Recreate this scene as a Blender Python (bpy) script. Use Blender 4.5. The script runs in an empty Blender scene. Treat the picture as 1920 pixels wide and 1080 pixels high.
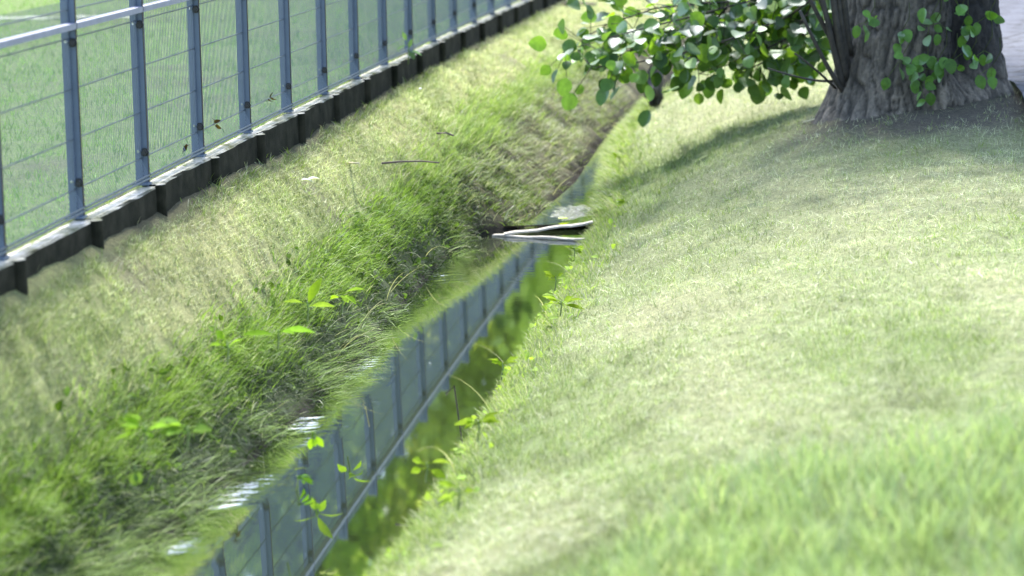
import bpy, math, random
import numpy as np
from mathutils import Vector, Matrix

# ------------------------------------------------------------------ camera, world, sun, exposure
random.seed(7)
rng = np.random.default_rng(11)
C = bpy.context.scene.collection
sc = bpy.context.scene
F, PITCH, ROLL, CAMH = 4684.3, 0.1813, 0.0286, 2.438      # focal length in 1920-wide pixels, radians, metres
camd = bpy.data.cameras.new('camera'); cam = bpy.data.objects.new('camera', camd); C.objects.link(cam)
camd.lens = 36 * F / 1920; camd.sensor_width = 36
camd.clip_start = 0.05; camd.clip_end = 2000
cam.matrix_world = Matrix.Translation((0, 0, CAMH)) @ Matrix.Rotation(math.pi/2 - PITCH, 4, 'X') @ Matrix.Rotation(-ROLL, 4, 'Z')
camd.dof.use_dof = True; camd.dof.focus_distance = 12.6; camd.dof.aperture_fstop = 2.15
sc.camera = cam
sc.view_settings.view_transform = 'Standard'; sc.view_settings.look = 'None'
sc.view_settings.exposure = 2.2; sc.view_settings.gamma = 1
SUN_EL = math.radians(62); SUN_AZ = math.radians(-6)      # azimuth measured from +Y towards +X
sdir = Vector((math.sin(SUN_AZ)*math.cos(SUN_EL), math.cos(SUN_AZ)*math.cos(SUN_EL), math.sin(SUN_EL)))
w = bpy.data.worlds.new('World'); sc.world = w; w.use_nodes = True
wn = w.node_tree.nodes; wl = w.node_tree.links
sky = wn.new('ShaderNodeTexSky'); sky.sky_type = 'NISHITA'; sky.sun_disc = False
sky.sun_elevation = SUN_EL; sky.sun_rotation = SUN_AZ; sky.air_density = 1.0; sky.dust_density = 2.0
wl.new(sky.outputs[0], wn['Background'].inputs[0]); wn['Background'].inputs[1].default_value = 0.15
ld = bpy.data.lights.new('sun', 'SUN'); ld.energy = 3.0; ld.angle = math.radians(3); ld.color = (1, .965, .91)
sun = bpy.data.objects.new('sun', ld); C.objects.link(sun)
sun.rotation_euler = sdir.to_track_quat('Z', 'Y').to_euler()
sc.cycles.max_bounces = 6; sc.cycles.transparent_max_bounces = 8
sc.cycles.use_denoising = True

# ------------------------------------------------------------------ helpers
def at(px, py, z=0.0):
    """world point at height z seen at pixel (px,py) of the 1920x1080 photograph"""
    a = px - 960; b = 540 - py; c, s = math.cos(ROLL), math.sin(ROLL)
    u = a*c + b*s; v = -a*s + b*c
    dy = F*math.cos(PITCH) + v*math.sin(PITCH); dz = -F*math.sin(PITCH) + v*math.cos(PITCH)
    t = (z - CAMH)/dz
    return Vector((u*t, dy*t, z))
def aty(px, py, Y):
    a = px - 960; b = 540 - py; c, s = math.cos(ROLL), math.sin(ROLL)
    u = a*c + b*s; v = -a*s + b*c
    dy = F*math.cos(PITCH) + v*math.sin(PITCH); dz = -F*math.sin(PITCH) + v*math.cos(PITCH)
    t = Y/dy
    return Vector((u*t, Y, CAMH + dz*t))

def tag(o, label=None, cat=None, group=None, kind=None):
    if label: o['label'] = label
    if cat: o['category'] = cat
    if group: o['group'] = group
    if kind: o['kind'] = kind
    return o
def empty(name, loc, label=None, cat=None, group=None, rz=0):
    o = bpy.data.objects.new(name, None); C.objects.link(o); o.location = loc; o.rotation_euler = (0, 0, rz)
    o.empty_display_size = .1
    return tag(o, label, cat, group)

class MB:
    def __init__(s): s.v = []; s.f = []; s.c = []; s.n = 0
    def add(s, v, f, col=None):
        v = np.asarray(v, float).reshape(-1, 3)
        for q in f: s.f.append([i + s.n for i in q])
        s.v.append(v); s.n += len(v)
        s.c.append(np.tile(col if col is not None else (1, 1, 1), (len(v), 1)) if col is None or np.ndim(col) == 1 else np.asarray(col))
    def box(s, c, size, ax=None, col=None, taper=1.0):
        """box centred at c, half axes from ax (3 unit vectors) * size/2"""
        if ax is None: ax = (Vector((1,0,0)), Vector((0,1,0)), Vector((0,0,1)))
        c = Vector(c); vs = []
        for k in (-1, 1):
            t = taper if k == 1 else 1
            for i, j in ((-1,-1),(1,-1),(1,1),(-1,1)):
                vs.append(c + ax[0]*(i*size[0]/2*t) + ax[1]*(j*size[1]/2*t) + ax[2]*(k*size[2]/2))
        s.add([tuple(q) for q in vs], [(0,3,2,1),(4,5,6,7),(0,1,5,4),(1,2,6,5),(2,3,7,6),(3,0,4,7)], col)
    def tube(s, pts, r, n=6, col=None, caps=True):
        pts = [Vector(p) for p in pts]; m = len(pts)
        rs = r if isinstance(r, (list, tuple)) else [r]*m
        vs = []; up = Vector((0, 0, 1)); prev = None
        for i, p in enumerate(pts):
            d = (pts[min(i+1, m-1)] - pts[max(i-1, 0)]).normalized()
            a = d.cross(up if abs(d.z) < .9 else Vector((1, 0, 0))) if prev is None else prev - d*prev.dot(d)
            a.normalize(); prev = a; b = d.cross(a)
            for k in range(n):
                t = 2*math.pi*k/n
                vs.append(tuple(p + (a*math.cos(t) + b*math.sin(t))*rs[i]))
        fs = [(i*n+k, i*n+(k+1) % n, (i+1)*n+(k+1) % n, (i+1)*n+k) for i in range(m-1) for k in range(n)]
        if caps: fs += [tuple(range(n-1, -1, -1)), tuple((m-1)*n+k for k in range(n))]
        s.add(vs, fs, col)
    def build(s, name, mat, parent=None, smooth=False, bevel=0, loc=None):
        v = np.concatenate(s.v)
        if parent is not None or loc is not None:
            base = Vector(loc) if loc is not None else None
            if parent is not None:
                bpy.context.view_layer.update()
                inv = (parent.matrix_world).inverted()
                R = np.array(inv); v = v @ R[:3, :3].T + R[:3, 3]
            else: v = v - np.array(base)
        me = bpy.data.meshes.new(name); me.from_pydata(v.tolist(), [], s.f)
        ca = me.color_attributes.new('col', 'FLOAT_COLOR', 'POINT')
        cc = np.ones((len(v), 4)); cc[:, :3] = np.concatenate(s.c); ca.data.foreach_set('color', cc.ravel())
        me.materials.append(mat)
        if smooth: me.polygons.foreach_set('use_smooth', [True]*len(me.polygons))
        o = bpy.data.objects.new(name, me); C.objects.link(o)
        if parent is not None: o.parent = parent
        elif loc is not None: o.location = loc
        if bevel:
            b = o.modifiers.new('bevel', 'BEVEL'); b.width = bevel; b.segments = 2; b.limit_method = 'ANGLE'
        me.update()
        return o

def np_mesh(name, V, faces, col, mat, smooth=False, parent=None):
    """V (n,3), faces (m,k) uniform, col (n,3)"""
    me = bpy.data.meshes.new(name); n = len(V); m, k = faces.shape
    me.vertices.add(n); me.vertices.foreach_set('co', V.astype(np.float32).ravel())
    me.loops.add(m*k); me.loops.foreach_set('vertex_index', faces.astype(np.int32).ravel())
    me.polygons.add(m); me.polygons.foreach_set('loop_start', np.arange(0, m*k, k, dtype=np.int32))
    me.polygons.foreach_set('loop_total', np.full(m, k, dtype=np.int32))
    me.update(calc_edges=True)
    if smooth: me.polygons.foreach_set('use_smooth', np.ones(m, dtype=bool))
    ca = me.color_attributes.new('col', 'FLOAT_COLOR', 'POINT')
    cc = np.ones((n, 4), dtype=np.float32); cc[:, :3] = col; ca.data.foreach_set('color', cc.ravel())
    me.materials.append(mat)
    o = bpy.data.objects.new(name, me); C.objects.link(o)
    if parent is not None: o.parent = parent
    return o

def vnoise(x, y, seed=0):
    """value noise 0..1, unit cell"""
    r = np.random.default_rng(1000 + seed).random((256, 256))
    xi = np.floor(x).astype(int); yi = np.floor(y).astype(int); fx = x - xi; fy = y - yi
    fx = fx*fx*(3 - 2*fx); fy = fy*fy*(3 - 2*fy)
    g = lambda i, j: r[i % 256, j % 256]
    return (g(xi, yi)*(1-fx) + g(xi+1, yi)*fx)*(1-fy) + (g(xi, yi+1)*(1-fx) + g(xi+1, yi+1)*fx)*fy
def fbm(x, y, seed=0, o=3):
    s = 0; a = .5; t = 0
    for k in range(o):
        s = s + a*vnoise(x*2**k, y*2**k, seed + k*7); t += a; a *= .5
    return s/t

# ------------------------------------------------------------------ materials
def mat(name):
    m = bpy.data.materials.new(name); m.use_nodes = True
    return m, m.node_tree.nodes, m.node_tree.links, m.node_tree.nodes['Principled BSDF']
def noise(N, L, scale, detail=4, vec=None, rough=.6):
    n = N.new('ShaderNodeTexNoise'); n.inputs['Scale'].default_value = scale; n.inputs['Detail'].default_value = detail
    n.inputs['Roughness'].default_value = rough
    if vec is not None: L.new(vec, n.inputs['Vector'])
    return n
def ramp(N, L, src, stops):
    r = N.new('ShaderNodeValToRGB'); L.new(src, r.inputs[0])
    while len(r.color_ramp.elements) < len(stops): r.color_ramp.elements.new(.5)
    for e, (p, c) in zip(r.color_ramp.elements, stops): e.position = p; e.color = (*c, 1) if len(c) == 3 else c
    return r
def pos(N, L, scale=None):
    g = N.new('ShaderNodeNewGeometry')
    if scale is None: return g.outputs['Position']
    m = N.new('ShaderNodeMapping'); m.inputs['Scale'].default_value = scale; L.new(g.outputs['Position'], m.inputs[0]); return m.outputs[0]
def bump(N, L, h, B, strength=.5, dist=.01):
    b = N.new('ShaderNodeBump'); b.inputs['Strength'].default_value = strength; b.inputs['Distance'].default_value = dist
    L.new(h, b.inputs['Height']); L.new(b.outputs[0], B.inputs['Normal']); return b
def mixc(N, L, fac, a, b, mode='MIX'):
    m = N.new('ShaderNodeMix'); m.data_type = 'RGBA'; m.blend_type = mode
    for sock, val in ((m.inputs['Factor'], fac), (m.inputs['A'], a), (m.inputs['B'], b)):
        pass
    def put(s, v):
        if hasattr(v, 'is_output'): L.new(v, s)
        elif isinstance(v, (int, float)): s.default_value = v
        else: s.default_value = (*v, 1)
    put(m.inputs[0], fac); put(m.inputs[6], a); put(m.inputs[7], b)
    return m.outputs[2]
def surf(name, c0, c1, scale=12, rough=.7, bs=.4, bd=.004, stretch=None, c2=None, metallic=0, fine=60):
    m, N, L, B = mat(name); p = pos(N, L, stretch)
    n = noise(N, L, scale, 6, p); stops = [(.3, c0), (.7, c1)]
    if c2: stops = [(.25, c0), (.5, c1), (.78, c2)]
    r = ramp(N, L, n.outputs['Fac'], stops)
    L.new(r.outputs[0], B.inputs['Base Color']); B.inputs['Roughness'].default_value = rough; B.inputs['Metallic'].default_value = metallic
    n2 = noise(N, L, fine, 5, p); bump(N, L, n2.outputs['Fac'], B, bs, bd)
    return m
def leafmat(name, trans=.45, gloss=.12, rough=.35, tint=(1.5, 1.35, .35)):
    m, N, L, B = mat(name); N.remove(B); out = N['Material Output']
    a = N.new('ShaderNodeAttribute'); a.attribute_name = 'col'
    n = noise(N, L, 35, 3, pos(N, L)); v = ramp(N, L, n.outputs['Fac'], [(.3, (.8, .8, .8)), (.7, (1.15, 1.15, 1.1))])
    colr = mixc(N, L, 1.0, a.outputs['Color'], v.outputs[0], 'MULTIPLY')
    d = N.new('ShaderNodeBsdfDiffuse'); L.new(colr, d.inputs[0])
    t = N.new('ShaderNodeBsdfTranslucent'); L.new(mixc(N, L, 1.0, colr, tint, 'MULTIPLY'), t.inputs[0])
    g = N.new('ShaderNodeBsdfGlossy'); g.inputs['Roughness'].default_value = rough; g.inputs[0].default_value = (.9, .95, 1, 1)
    m1 = N.new('ShaderNodeMixShader'); m1.inputs[0].default_value = trans; L.new(d.outputs[0], m1.inputs[1]); L.new(t.outputs[0], m1.inputs[2])
    m2 = N.new('ShaderNodeMixShader'); L.new(m1.outputs[0], m2.inputs[1]); L.new(g.outputs[0], m2.inputs[2])
    fr = N.new('ShaderNodeFresnel'); fr.inputs[0].default_value = 1.4
    k = N.new('ShaderNodeMath'); k.operation = 'MULTIPLY_ADD'; k.inputs[1].default_value = gloss*3; k.inputs[2].default_value = gloss*.25
    L.new(fr.outputs[0], k.inputs[0]); L.new(k.outputs[0], m2.inputs[0])
    L.new(m2.outputs[0], out.inputs[0]); return m
M_grass = leafmat('grass_blades', .42, .01, .6, (1.1, 1.15, .75))
M_weed = leafmat('weed_leaves', .45, .0, .6, (1.5, 1.6, .4))
M_leaf = leafmat('broad_leaves', .42, .03, .48, (1.9, 1.9, .45))
M_tree = leafmat('tree_leaves', .6, .02, .5, (1.35, 1.3, .65))

def ground_material():
    m, N, L, B = mat('lawn_ground'); p = pos(N, L)
    a = N.new('ShaderNodeAttribute'); a.attribute_name = 'col'
    n = noise(N, L, 28, 8, p, .75); r = ramp(N, L, n.outputs['Fac'], [(.32, (.62, .62, .62)), (.5, (1, 1, 1)), (.66, (1.4, 1.38, 1.3))])
    n2 = noise(N, L, 150, 4, p, .7); r2 = ramp(N, L, n2.outputs['Fac'], [(.35, (.62, .62, .6)), (.62, (1.3, 1.3, 1.25))])
    c = mixc(N, L, 1.0, a.outputs['Color'], r.outputs[0], 'MULTIPLY'); c = mixc(N, L, 1.0, c, r2.outputs[0], 'MULTIPLY')
    L.new(c, B.inputs['Base Color']); B.inputs['Roughness'].default_value = .9; B.inputs['Specular IOR Level'].default_value = .2
    bump(N, L, n2.outputs['Fac'], B, .8, .02); return m
M_ground = ground_material()
M_steel = surf('blue_grey_paint', (.075, .10, .145), (.095, .125, .175), 9, .45, .15, .001, c2=(.11, .14, .185))
M_wire_dark = surf('shaded_wire_coating', (.03, .045, .06), (.05, .07, .09), 30, .5, .1, .001)  # darker copy of the wire coating, shaded side painted into it
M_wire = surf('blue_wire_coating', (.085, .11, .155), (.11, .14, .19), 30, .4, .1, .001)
M_rail = surf('pale_rail_paint', (.14, .15, .20), (.20, .21, .27), 14, .5, .15, .001)
M_seal = surf('dark_edge_strip', (.025, .02, .017), (.05, .04, .03), 40, .7)
M_bolt = surf('dark_bolt', (.01, .01, .012), (.025, .025, .028), 80, .45)
M_stud = surf('bright_stud', (.55, .55, .57), (.65, .65, .68), 80, .25, metallic=.9)
def concrete():
    m, N, L, B = mat('weathered_concrete'); p = pos(N, L)
    n = noise(N, L, 7, 7, p, .7); r = ramp(N, L, n.outputs['Fac'], [(.36, (.10, .11, .05)), (.49, (.26, .26, .21)), (.70, (.48, .47, .44))])
    n3 = noise(N, L, 160, 3, p); r3 = ramp(N, L, n3.outputs['Fac'], [(.35, (.75, .75, .75)), (.6, (1.1, 1.1, 1.1))])
    c = mixc(N, L, 1.0, r.outputs[0], r3.outputs[0], 'MULTIPLY')
    # upright faces painted near-black, their shade put into the concrete colour
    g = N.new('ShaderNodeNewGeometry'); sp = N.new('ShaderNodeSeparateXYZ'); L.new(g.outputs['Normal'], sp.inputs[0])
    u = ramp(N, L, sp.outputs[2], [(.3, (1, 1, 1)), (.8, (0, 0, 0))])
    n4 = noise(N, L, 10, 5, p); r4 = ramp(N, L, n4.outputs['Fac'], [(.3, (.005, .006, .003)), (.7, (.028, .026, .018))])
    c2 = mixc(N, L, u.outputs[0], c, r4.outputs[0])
    L.new(c2, B.inputs['Base Color']); B.inputs['Roughness'].default_value = .95; B.inputs['Specular IOR Level'].default_value = .12; bump(N, L, n3.outputs['Fac'], B, .5, .003); return m
M_conc = concrete()
M_plank = surf('rotten_timber', (.05, .043, .03), (.15, .135, .09), 9, .9, 1, .012, (.5, 3, .5), c2=(.27, .25, .17))
M_board = surf('bleached_wood', (.22, .20, .16), (.46, .43, .37), 14, .7, .5, .003, (1, 6, 6))
M_twig = surf('brown_twig', (.05, .04, .028), (.13, .10, .07), 30, .8)
M_straw = surf('straw_stick', (.38, .34, .22), (.5, .46, .32), 40, .7)
M_stone = surf('dark_stone', (.012, .012, .014), (.05, .048, .045), 14, .6, .8, .01)
M_white = surf('white_pebble', (.7, .7, .68), (.82, .82, .8), 60, .6)
def bark():
    m, N, L, B = mat('ridged_bark'); p = pos(N, L, (14, 14, 3.2))
    a = N.new('ShaderNodeAttribute'); a.attribute_name = 'col'
    n = noise(N, L, 1.6, 8, p, .65); r = ramp(N, L, n.outputs['Fac'], [(.32, (.45, .44, .42)), (.5, (.95, .95, .95)), (.68, (1.5, 1.45, 1.42))])
    n2 = noise(N, L, 40, 6, pos(N, L), .7); r2 = ramp(N, L, n2.outputs['Fac'], [(.35, (.7, .7, .7)), (.65, (1.25, 1.25, 1.25))])
    c = mixc(N, L, 1.0, a.outputs['Color'], r.outputs[0], 'MULTIPLY'); c = mixc(N, L, 1.0, c, r2.outputs[0], 'MULTIPLY')
    L.new(c, B.inputs['Base Color']); B.inputs['Roughness'].default_value = .85
    ad = N.new('ShaderNodeMath'); ad.operation = 'ADD'; L.new(n.outputs['Fac'], ad.inputs[0]); L.new(n2.outputs['Fac'], ad.inputs[1])
    bump(N, L, ad.outputs[0], B, .8, .02); return m
M_bark = bark()
M_stem = surf('dark_sucker_bark', (.02, .018, .015), (.06, .05, .04), 20, .8, .5, .004)
M_trunk2 = surf('plain_bark', (.04, .035, .03), (.12, .10, .08), 6, .85, .8, .02)
M_green = surf('green_stem', (.10, .16, .04), (.16, .24, .06), 30, .6)
def paving():
    m, N, L, B = mat('block_paving'); p = N.new('ShaderNodeMapping'); p.inputs['Rotation'].default_value = (0, 0, .9)
    g = N.new('ShaderNodeNewGeometry'); L.new(g.outputs['Position'], p.inputs[0])
    b = N.new('ShaderNodeTexBrick'); L.new(p.outputs[0], b.inputs[0]); b.inputs['Scale'].default_value = 1
    b.inputs['Brick Width'].default_value = .42; b.inputs['Row Height'].default_value = .3; b.inputs['Mortar Size'].default_value = .014
    b.inputs['Color1'].default_value = (.10, .105, .125, 1); b.inputs['Color2'].default_value = (.08, .085, .105, 1); b.inputs['Mortar'].default_value = (.04, .04, .04, 1)
    n = noise(N, L, 30, 6, pos(N, L)); r = ramp(N, L, n.outputs['Fac'], [(.3, (.75, .75, .75)), (.7, (1.2, 1.2, 1.2))])
    L.new(mixc(N, L, 1.0, b.outputs[0], r.outputs[0], 'MULTIPLY'), B.inputs['Base Color']); B.inputs['Roughness'].default_value = .95; B.inputs['Specular IOR Level'].default_value = .05
    bump(N, L, b.outputs['Fac'], B, -.6, .01); return m
M_pave = paving()
M_gravel = surf('pale_gravel', (.20, .23, .17), (.30, .32, .27), 25, .9, .6, .01)
def water(name, bscale, bstr, mirror=.42, base=(.014, .02, .009)):
    m, N, L, B = mat(name)
    B.inputs['Base Color'].default_value = (*base, 1); B.inputs['Roughness'].default_value = .015
    B.inputs['IOR'].default_value = 1.75; B.inputs['Specular IOR Level'].default_value = .6
    a = N.new('ShaderNodeAttribute'); a.attribute_name = 'col'
    p = pos(N, L, (1, 2.4, 1)); n = noise(N, L, bscale, 3, p, .5)
    mm = N.new('ShaderNodeMath'); mm.operation = 'MULTIPLY'; L.new(n.outputs['Fac'], mm.inputs[0])
    sp = N.new('ShaderNodeSeparateColor'); L.new(a.outputs['Color'], sp.inputs[0]); L.new(sp.outputs[0], mm.inputs[1])
    bb = bump(N, L, mm.outputs[0], B, 1.0, bstr)
    g = N.new('ShaderNodeBsdfGlossy'); g.inputs['Roughness'].default_value = .03; g.inputs[0].default_value = (.93, .95, 1, 1); L.new(bb.outputs[0], g.inputs['Normal'])
    mx = N.new('ShaderNodeMixShader'); mx.inputs[0].default_value = mirror; L.new(B.outputs[0], mx.inputs[1]); L.new(g.outputs[0], mx.inputs[2]); L.new(mx.outputs[0], N['Material Output'].inputs[0])
    return m
M_water = water('stream_water', 8, .00006)
M_water2 = water('running_water', 5, .0012, .12, (.028, .042, .014))
def foam():
    m, N, L, B = mat('white_foam'); n = noise(N, L, 26, 5, pos(N, L, (1, 1.6, 1)), .7)
    r = ramp(N, L, n.outputs['Fac'], [(.55, (.04, .055, .03)), (.68, (.5, .52, .54))])
    L.new(r.outputs[0], B.inputs['Base Color']); B.inputs['Roughness'].default_value = .25; bump(N, L, n.outputs['Fac'], B, .8, .02); return m
M_foam = foam()

# ------------------------------------------------------------------ plan of the place
ID = np.arange(-6, 60)
def fpos(i):
    s = i - 1; a = .1235 + .002*s*.5
    return -1.7383 + s*np.sin(a), 9.9323 + s*np.cos(a)
FXt, FYt = fpos(ID.astype(float))
def fence_x(y): return np.where(y < FYt[0], FXt[0] + (y - FYt[0])*.12, np.interp(y, FYt, FXt))
def kerb_z(y): return .953 - .0071*(np.asarray(y) - 9.93)
def ext(pts):
    a = np.array(pts, float); s0 = .2; s1 = .25
    a = np.vstack([[-60, a[0, 1] - s0*(a[0, 0] + 60)*.35], a, [260, a[-1, 1] + s1*(260 - a[-1, 0])]])
    return a
_CL = ext([(5, -2.10), (7, -1.83), (8.1, -1.63), (8.9, -1.47), (9.5, -1.36), (10.3, -1.22), (11.35, -1.05), (12.5, -.91), (13.3, -.80), (14.4, -.63), (15.1, -.46), (16.2, -.25), (17.5, -.08), (19.2, .2), (21.2, .55), (23, 1.0), (26, 1.75), (40, 5.2)])
_WL = ext([(5, -1.80), (7, -1.53), (8.1, -1.33), (8.9, -1.17), (9.5, -1.06), (10.3, -.91), (11.35, -.73), (12.5, -.60), (13.3, -.49), (14.4, -.34), (15.1, -.20), (15.25, .02), (15.45, .18), (17.1, .48), (18.95, .70), (20.1, .86), (22, 1.18), (26, 2.0), (40, 5.45)])
_WR = ext([(5, -.96), (7, -.68), (8.05, -.50), (8.9, -.34), (9.6, -.25), (10.5, -.13), (11.4, .0), (12.4, .13), (13.3, .26), (14.7, .41), (15.4, .52), (16.2, .575), (17.1, .64), (18.8, .765), (20, .91), (22, 1.22), (26, 2.06), (40, 5.52)])
def lines(y): return [fence_x(y)] + [np.interp(y, t[:, 0], t[:, 1]) for t in (_CL, _WL, _WR)]
TREE = (2.56, 15.62)
def ground_z(x, y, bumps=True):
    x = np.asarray(x, float); y = np.asarray(y, float); fx, cl, wl_, wr = lines(y)
    kz = kerb_z(y); crest = np.interp(y, [14.6, 16.5], [.32, .44])
    t = np.clip((x - fx - .05)/np.maximum(cl - fx - .05, .05), 0, 1)
    k0 = kz - np.interp(y, [9.5, 13.5], [.10, .16]); zl = k0 + (crest - k0)*t**1.55
    t2 = np.clip((x - cl)/np.maximum(wl_ - cl, .02), 0, 1)
    zb = crest + (-.03 - crest)*t2**1.15
    t3 = np.clip((x - wl_)/(wr - wl_), 0, 1)
    zw = -.03 - .5*t3*(1 - t3)
    zr = np.interp(x - wr, [0, .1, .25, .5, .9, 1.5, 2.2, 3.5, 6, 12, 60], [-.03, .06, .13, .22, .36, .50, .59, .67, .72, .75, .77])
    z = np.where(x < fx + .03, kz - .02, np.where(x < cl, zl, np.where(x < wl_, zb, np.where(x < wr, zw, zr))))
    al = (y - x*.55)*2.6 + vnoise(y*2, x*3, 71); gv = np.abs((al % 1) - .5)*2
    onb = (x > cl + .05) & (x < wl_ + .02) & (y > 14.9) & (y < 21)
    z = z - np.where(onb, .11*gv**3*np.clip(t2*3, 0, 1)*np.clip((1.05 - t2)*6, 0, 1), 0)
    r = np.hypot(x - TREE[0], y - TREE[1]); z = z + .14*np.exp(-(r/1.05)**2)
    if bumps:
        bm_ = np.clip(1 - np.abs(x - (cl + wl_)/2)/.3, 0, 1)*(x < wl_ - .02); z = z + .12*bm_*(fbm(x*6, y*4.2, 17, 2) - .55)
        k = np.clip(np.minimum(np.abs(x - wr), np.abs(x - wl_))/.2, .15, 1)
        z = z + k*(.045*(fbm(x*1.9 + 7, y*1.9, 3) - .5) + .035*(fbm(x*9, y*8, 5, 2) - .5))
    return z

# lawn colour (what grows there), linear
STRAW = np.array((.38, .395, .28)); DRY = np.array((.27, .285, .16)); GRN = np.array((.19, .27, .105)); LUSH = np.array((.10, .19, .035)); SOIL = np.array((.085, .076, .06))
def greenness(x, y):
    fx, cl, wl_, wr = lines(y)
    g = fbm(x*1.3 + 3, y*.55 + 1, 21, 4)*1.5 - .42
    g = g + .5*np.exp(-np.maximum(cl - x, 0)/.08)*(x < wl_) + .45*np.exp(-np.maximum(x - wr, 0)/.25)*(x > wl_)
    g = g + 1.5*(x < fx) - .27*((x > fx) & (x < cl - .06)) + .35*((x > fx) & (x < fx + .3))*(y < 10.5)
    g = g + .95*np.clip((7.35 - y + .15*(x - .6))/.5, 0, 1)*(x > -.2)
    return np.clip(g, 0, 1)
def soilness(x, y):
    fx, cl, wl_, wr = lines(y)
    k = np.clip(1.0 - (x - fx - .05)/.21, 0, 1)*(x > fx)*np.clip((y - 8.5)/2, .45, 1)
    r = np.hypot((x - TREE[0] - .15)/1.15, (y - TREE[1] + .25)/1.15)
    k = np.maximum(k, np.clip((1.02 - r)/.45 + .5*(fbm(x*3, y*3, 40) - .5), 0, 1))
    patch = np.clip((fbm(x*2.6, y*1.6, 60, 4) - .63)*5, 0, .6)*(x < cl)
    return np.maximum(k, patch)

# ------------------------------------------------------------------ ground sheet
ys = np.concatenate([[-60, -20, -5, 0, 2, 3.5], np.arange(4.5, 34, .085), [35, 37, 40, 46, 55, 80, 130, 250]])
cols = []
Fx, Cl, Wl, Wr = lines(ys)
for o_ in (240, 100, 50, 25, 14, 9, 6, 4.2, 3, 2.2, 1.6, 1.1, .7, .4, .2, .1, .0): cols.append(Fx - o_ + .01)
cols.append(Fx + .05)
for t in np.linspace(.06, 1, 14): cols.append(Fx + .05 + (Cl - Fx - .05)*t)
for t in np.linspace(.1, 1, 9): cols.append(Cl + (Wl - Cl)*t)
for t in (.06, .2, .4, .6, .8, .94, 1.0): cols.append(Wl + (Wr - Wl)*t)
for o_ in (.04, .09, .15, .22, .3, .4, .5, .62, .75, .9, 1.05, 1.2, 1.4, 1.6, 1.8, 2, 2.2, 2.45, 2.7, 3, 3.3, 3.7, 4.2, 5, 6, 8, 12, 20, 40, 90, 240): cols.append(Wr + o_)
X = np.array(cols).T; Y = np.repeat(ys[:, None], X.shape[1], 1)
Z = ground_z(X, Y)
nr, nc = X.shape
V = np.stack([X, Y, Z], -1).reshape(-1, 3)
g = greenness(V[:, 0], V[:, 1])[:, None]; s = soilness(V[:, 0], V[:, 1])[:, None]; nk = np.clip(1.3 - (V[:, 0] - fence_x(V[:, 1]) - .05)/.16, 0, 1)*(V[:, 0] > fence_x(V[:, 1]))  # nk: dark kerb-foot soil, painted darker still to deepen the sun shadow
base = DRY*.75*(1 - g) + GRN*.6*g
fxv, clv, wlv, wrv = lines(V[:, 1])
bank = (((V[:, 0] > clv + .02) & (V[:, 0] < wrv + .04)))[:, None]
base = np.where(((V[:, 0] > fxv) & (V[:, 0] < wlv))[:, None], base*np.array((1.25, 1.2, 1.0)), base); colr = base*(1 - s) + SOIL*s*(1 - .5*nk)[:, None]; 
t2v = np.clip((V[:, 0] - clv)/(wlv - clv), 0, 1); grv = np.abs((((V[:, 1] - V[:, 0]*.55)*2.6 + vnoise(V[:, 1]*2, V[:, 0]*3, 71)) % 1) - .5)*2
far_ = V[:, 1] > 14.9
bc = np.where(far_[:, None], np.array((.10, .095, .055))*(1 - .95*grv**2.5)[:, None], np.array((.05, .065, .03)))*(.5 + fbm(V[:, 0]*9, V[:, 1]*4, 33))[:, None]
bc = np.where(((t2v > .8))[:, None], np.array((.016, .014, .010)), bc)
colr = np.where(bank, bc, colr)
idx = np.arange(nr*nc).reshape(nr, nc)
faces = np.stack([idx[:-1, :-1], idx[:-1, 1:], idx[1:, 1:], idx[1:, :-1]], -1).reshape(-1, 4)
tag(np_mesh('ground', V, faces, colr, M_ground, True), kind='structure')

# ------------------------------------------------------------------ water
def strip(name, y0, y1, z, mat_, amp, dy=.06):
    yy = np.arange(y0, y1, dy); _, _, a, b = lines(yy)
    ts = np.linspace(-.12, 1.12, 15); Xs = a[:, None] + (b - a)[:, None]*ts[None, :]
    Ys = np.repeat(yy[:, None], 15, 1); Vv = np.stack([Xs, Ys, np.full_like(Xs, z)], -1).reshape(-1, 3)
    n_ = len(yy); ix = np.arange(n_*15).reshape(n_, 15)
    fc = np.stack([ix[:-1, :-1], ix[:-1, 1:], ix[1:, 1:], ix[1:, :-1]], -1).reshape(-1, 4)
    c = amp(np.repeat(ts[None, :], n_, 0), Ys).reshape(-1)[:, None]*np.ones(3)
    return tag(np_mesh(name, Vv, fc, c, mat_, True), kind='structure')
# ripples: strong along the left bank where grass trails in the water, mild below the sill
strip('stream_water', 3, 15.45, 0.0, M_water, lambda t, y: .5 + 300*np.exp(-np.maximum(t - .10, 0)/.05)*np.clip((vnoise(y*3.3, t*5, 9) - .52)*5, 0, 1)*np.clip((vnoise(y*.9, t*0, 19) - .3)*4, .15, 1) + 3.5*np.clip((y - 12.2)/2.4, 0, 1))
strip('upper_water', 15.24, 40, 0.035, M_water2, lambda t, y: .5 + 0*t)

leaf_add_later = []
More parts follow.
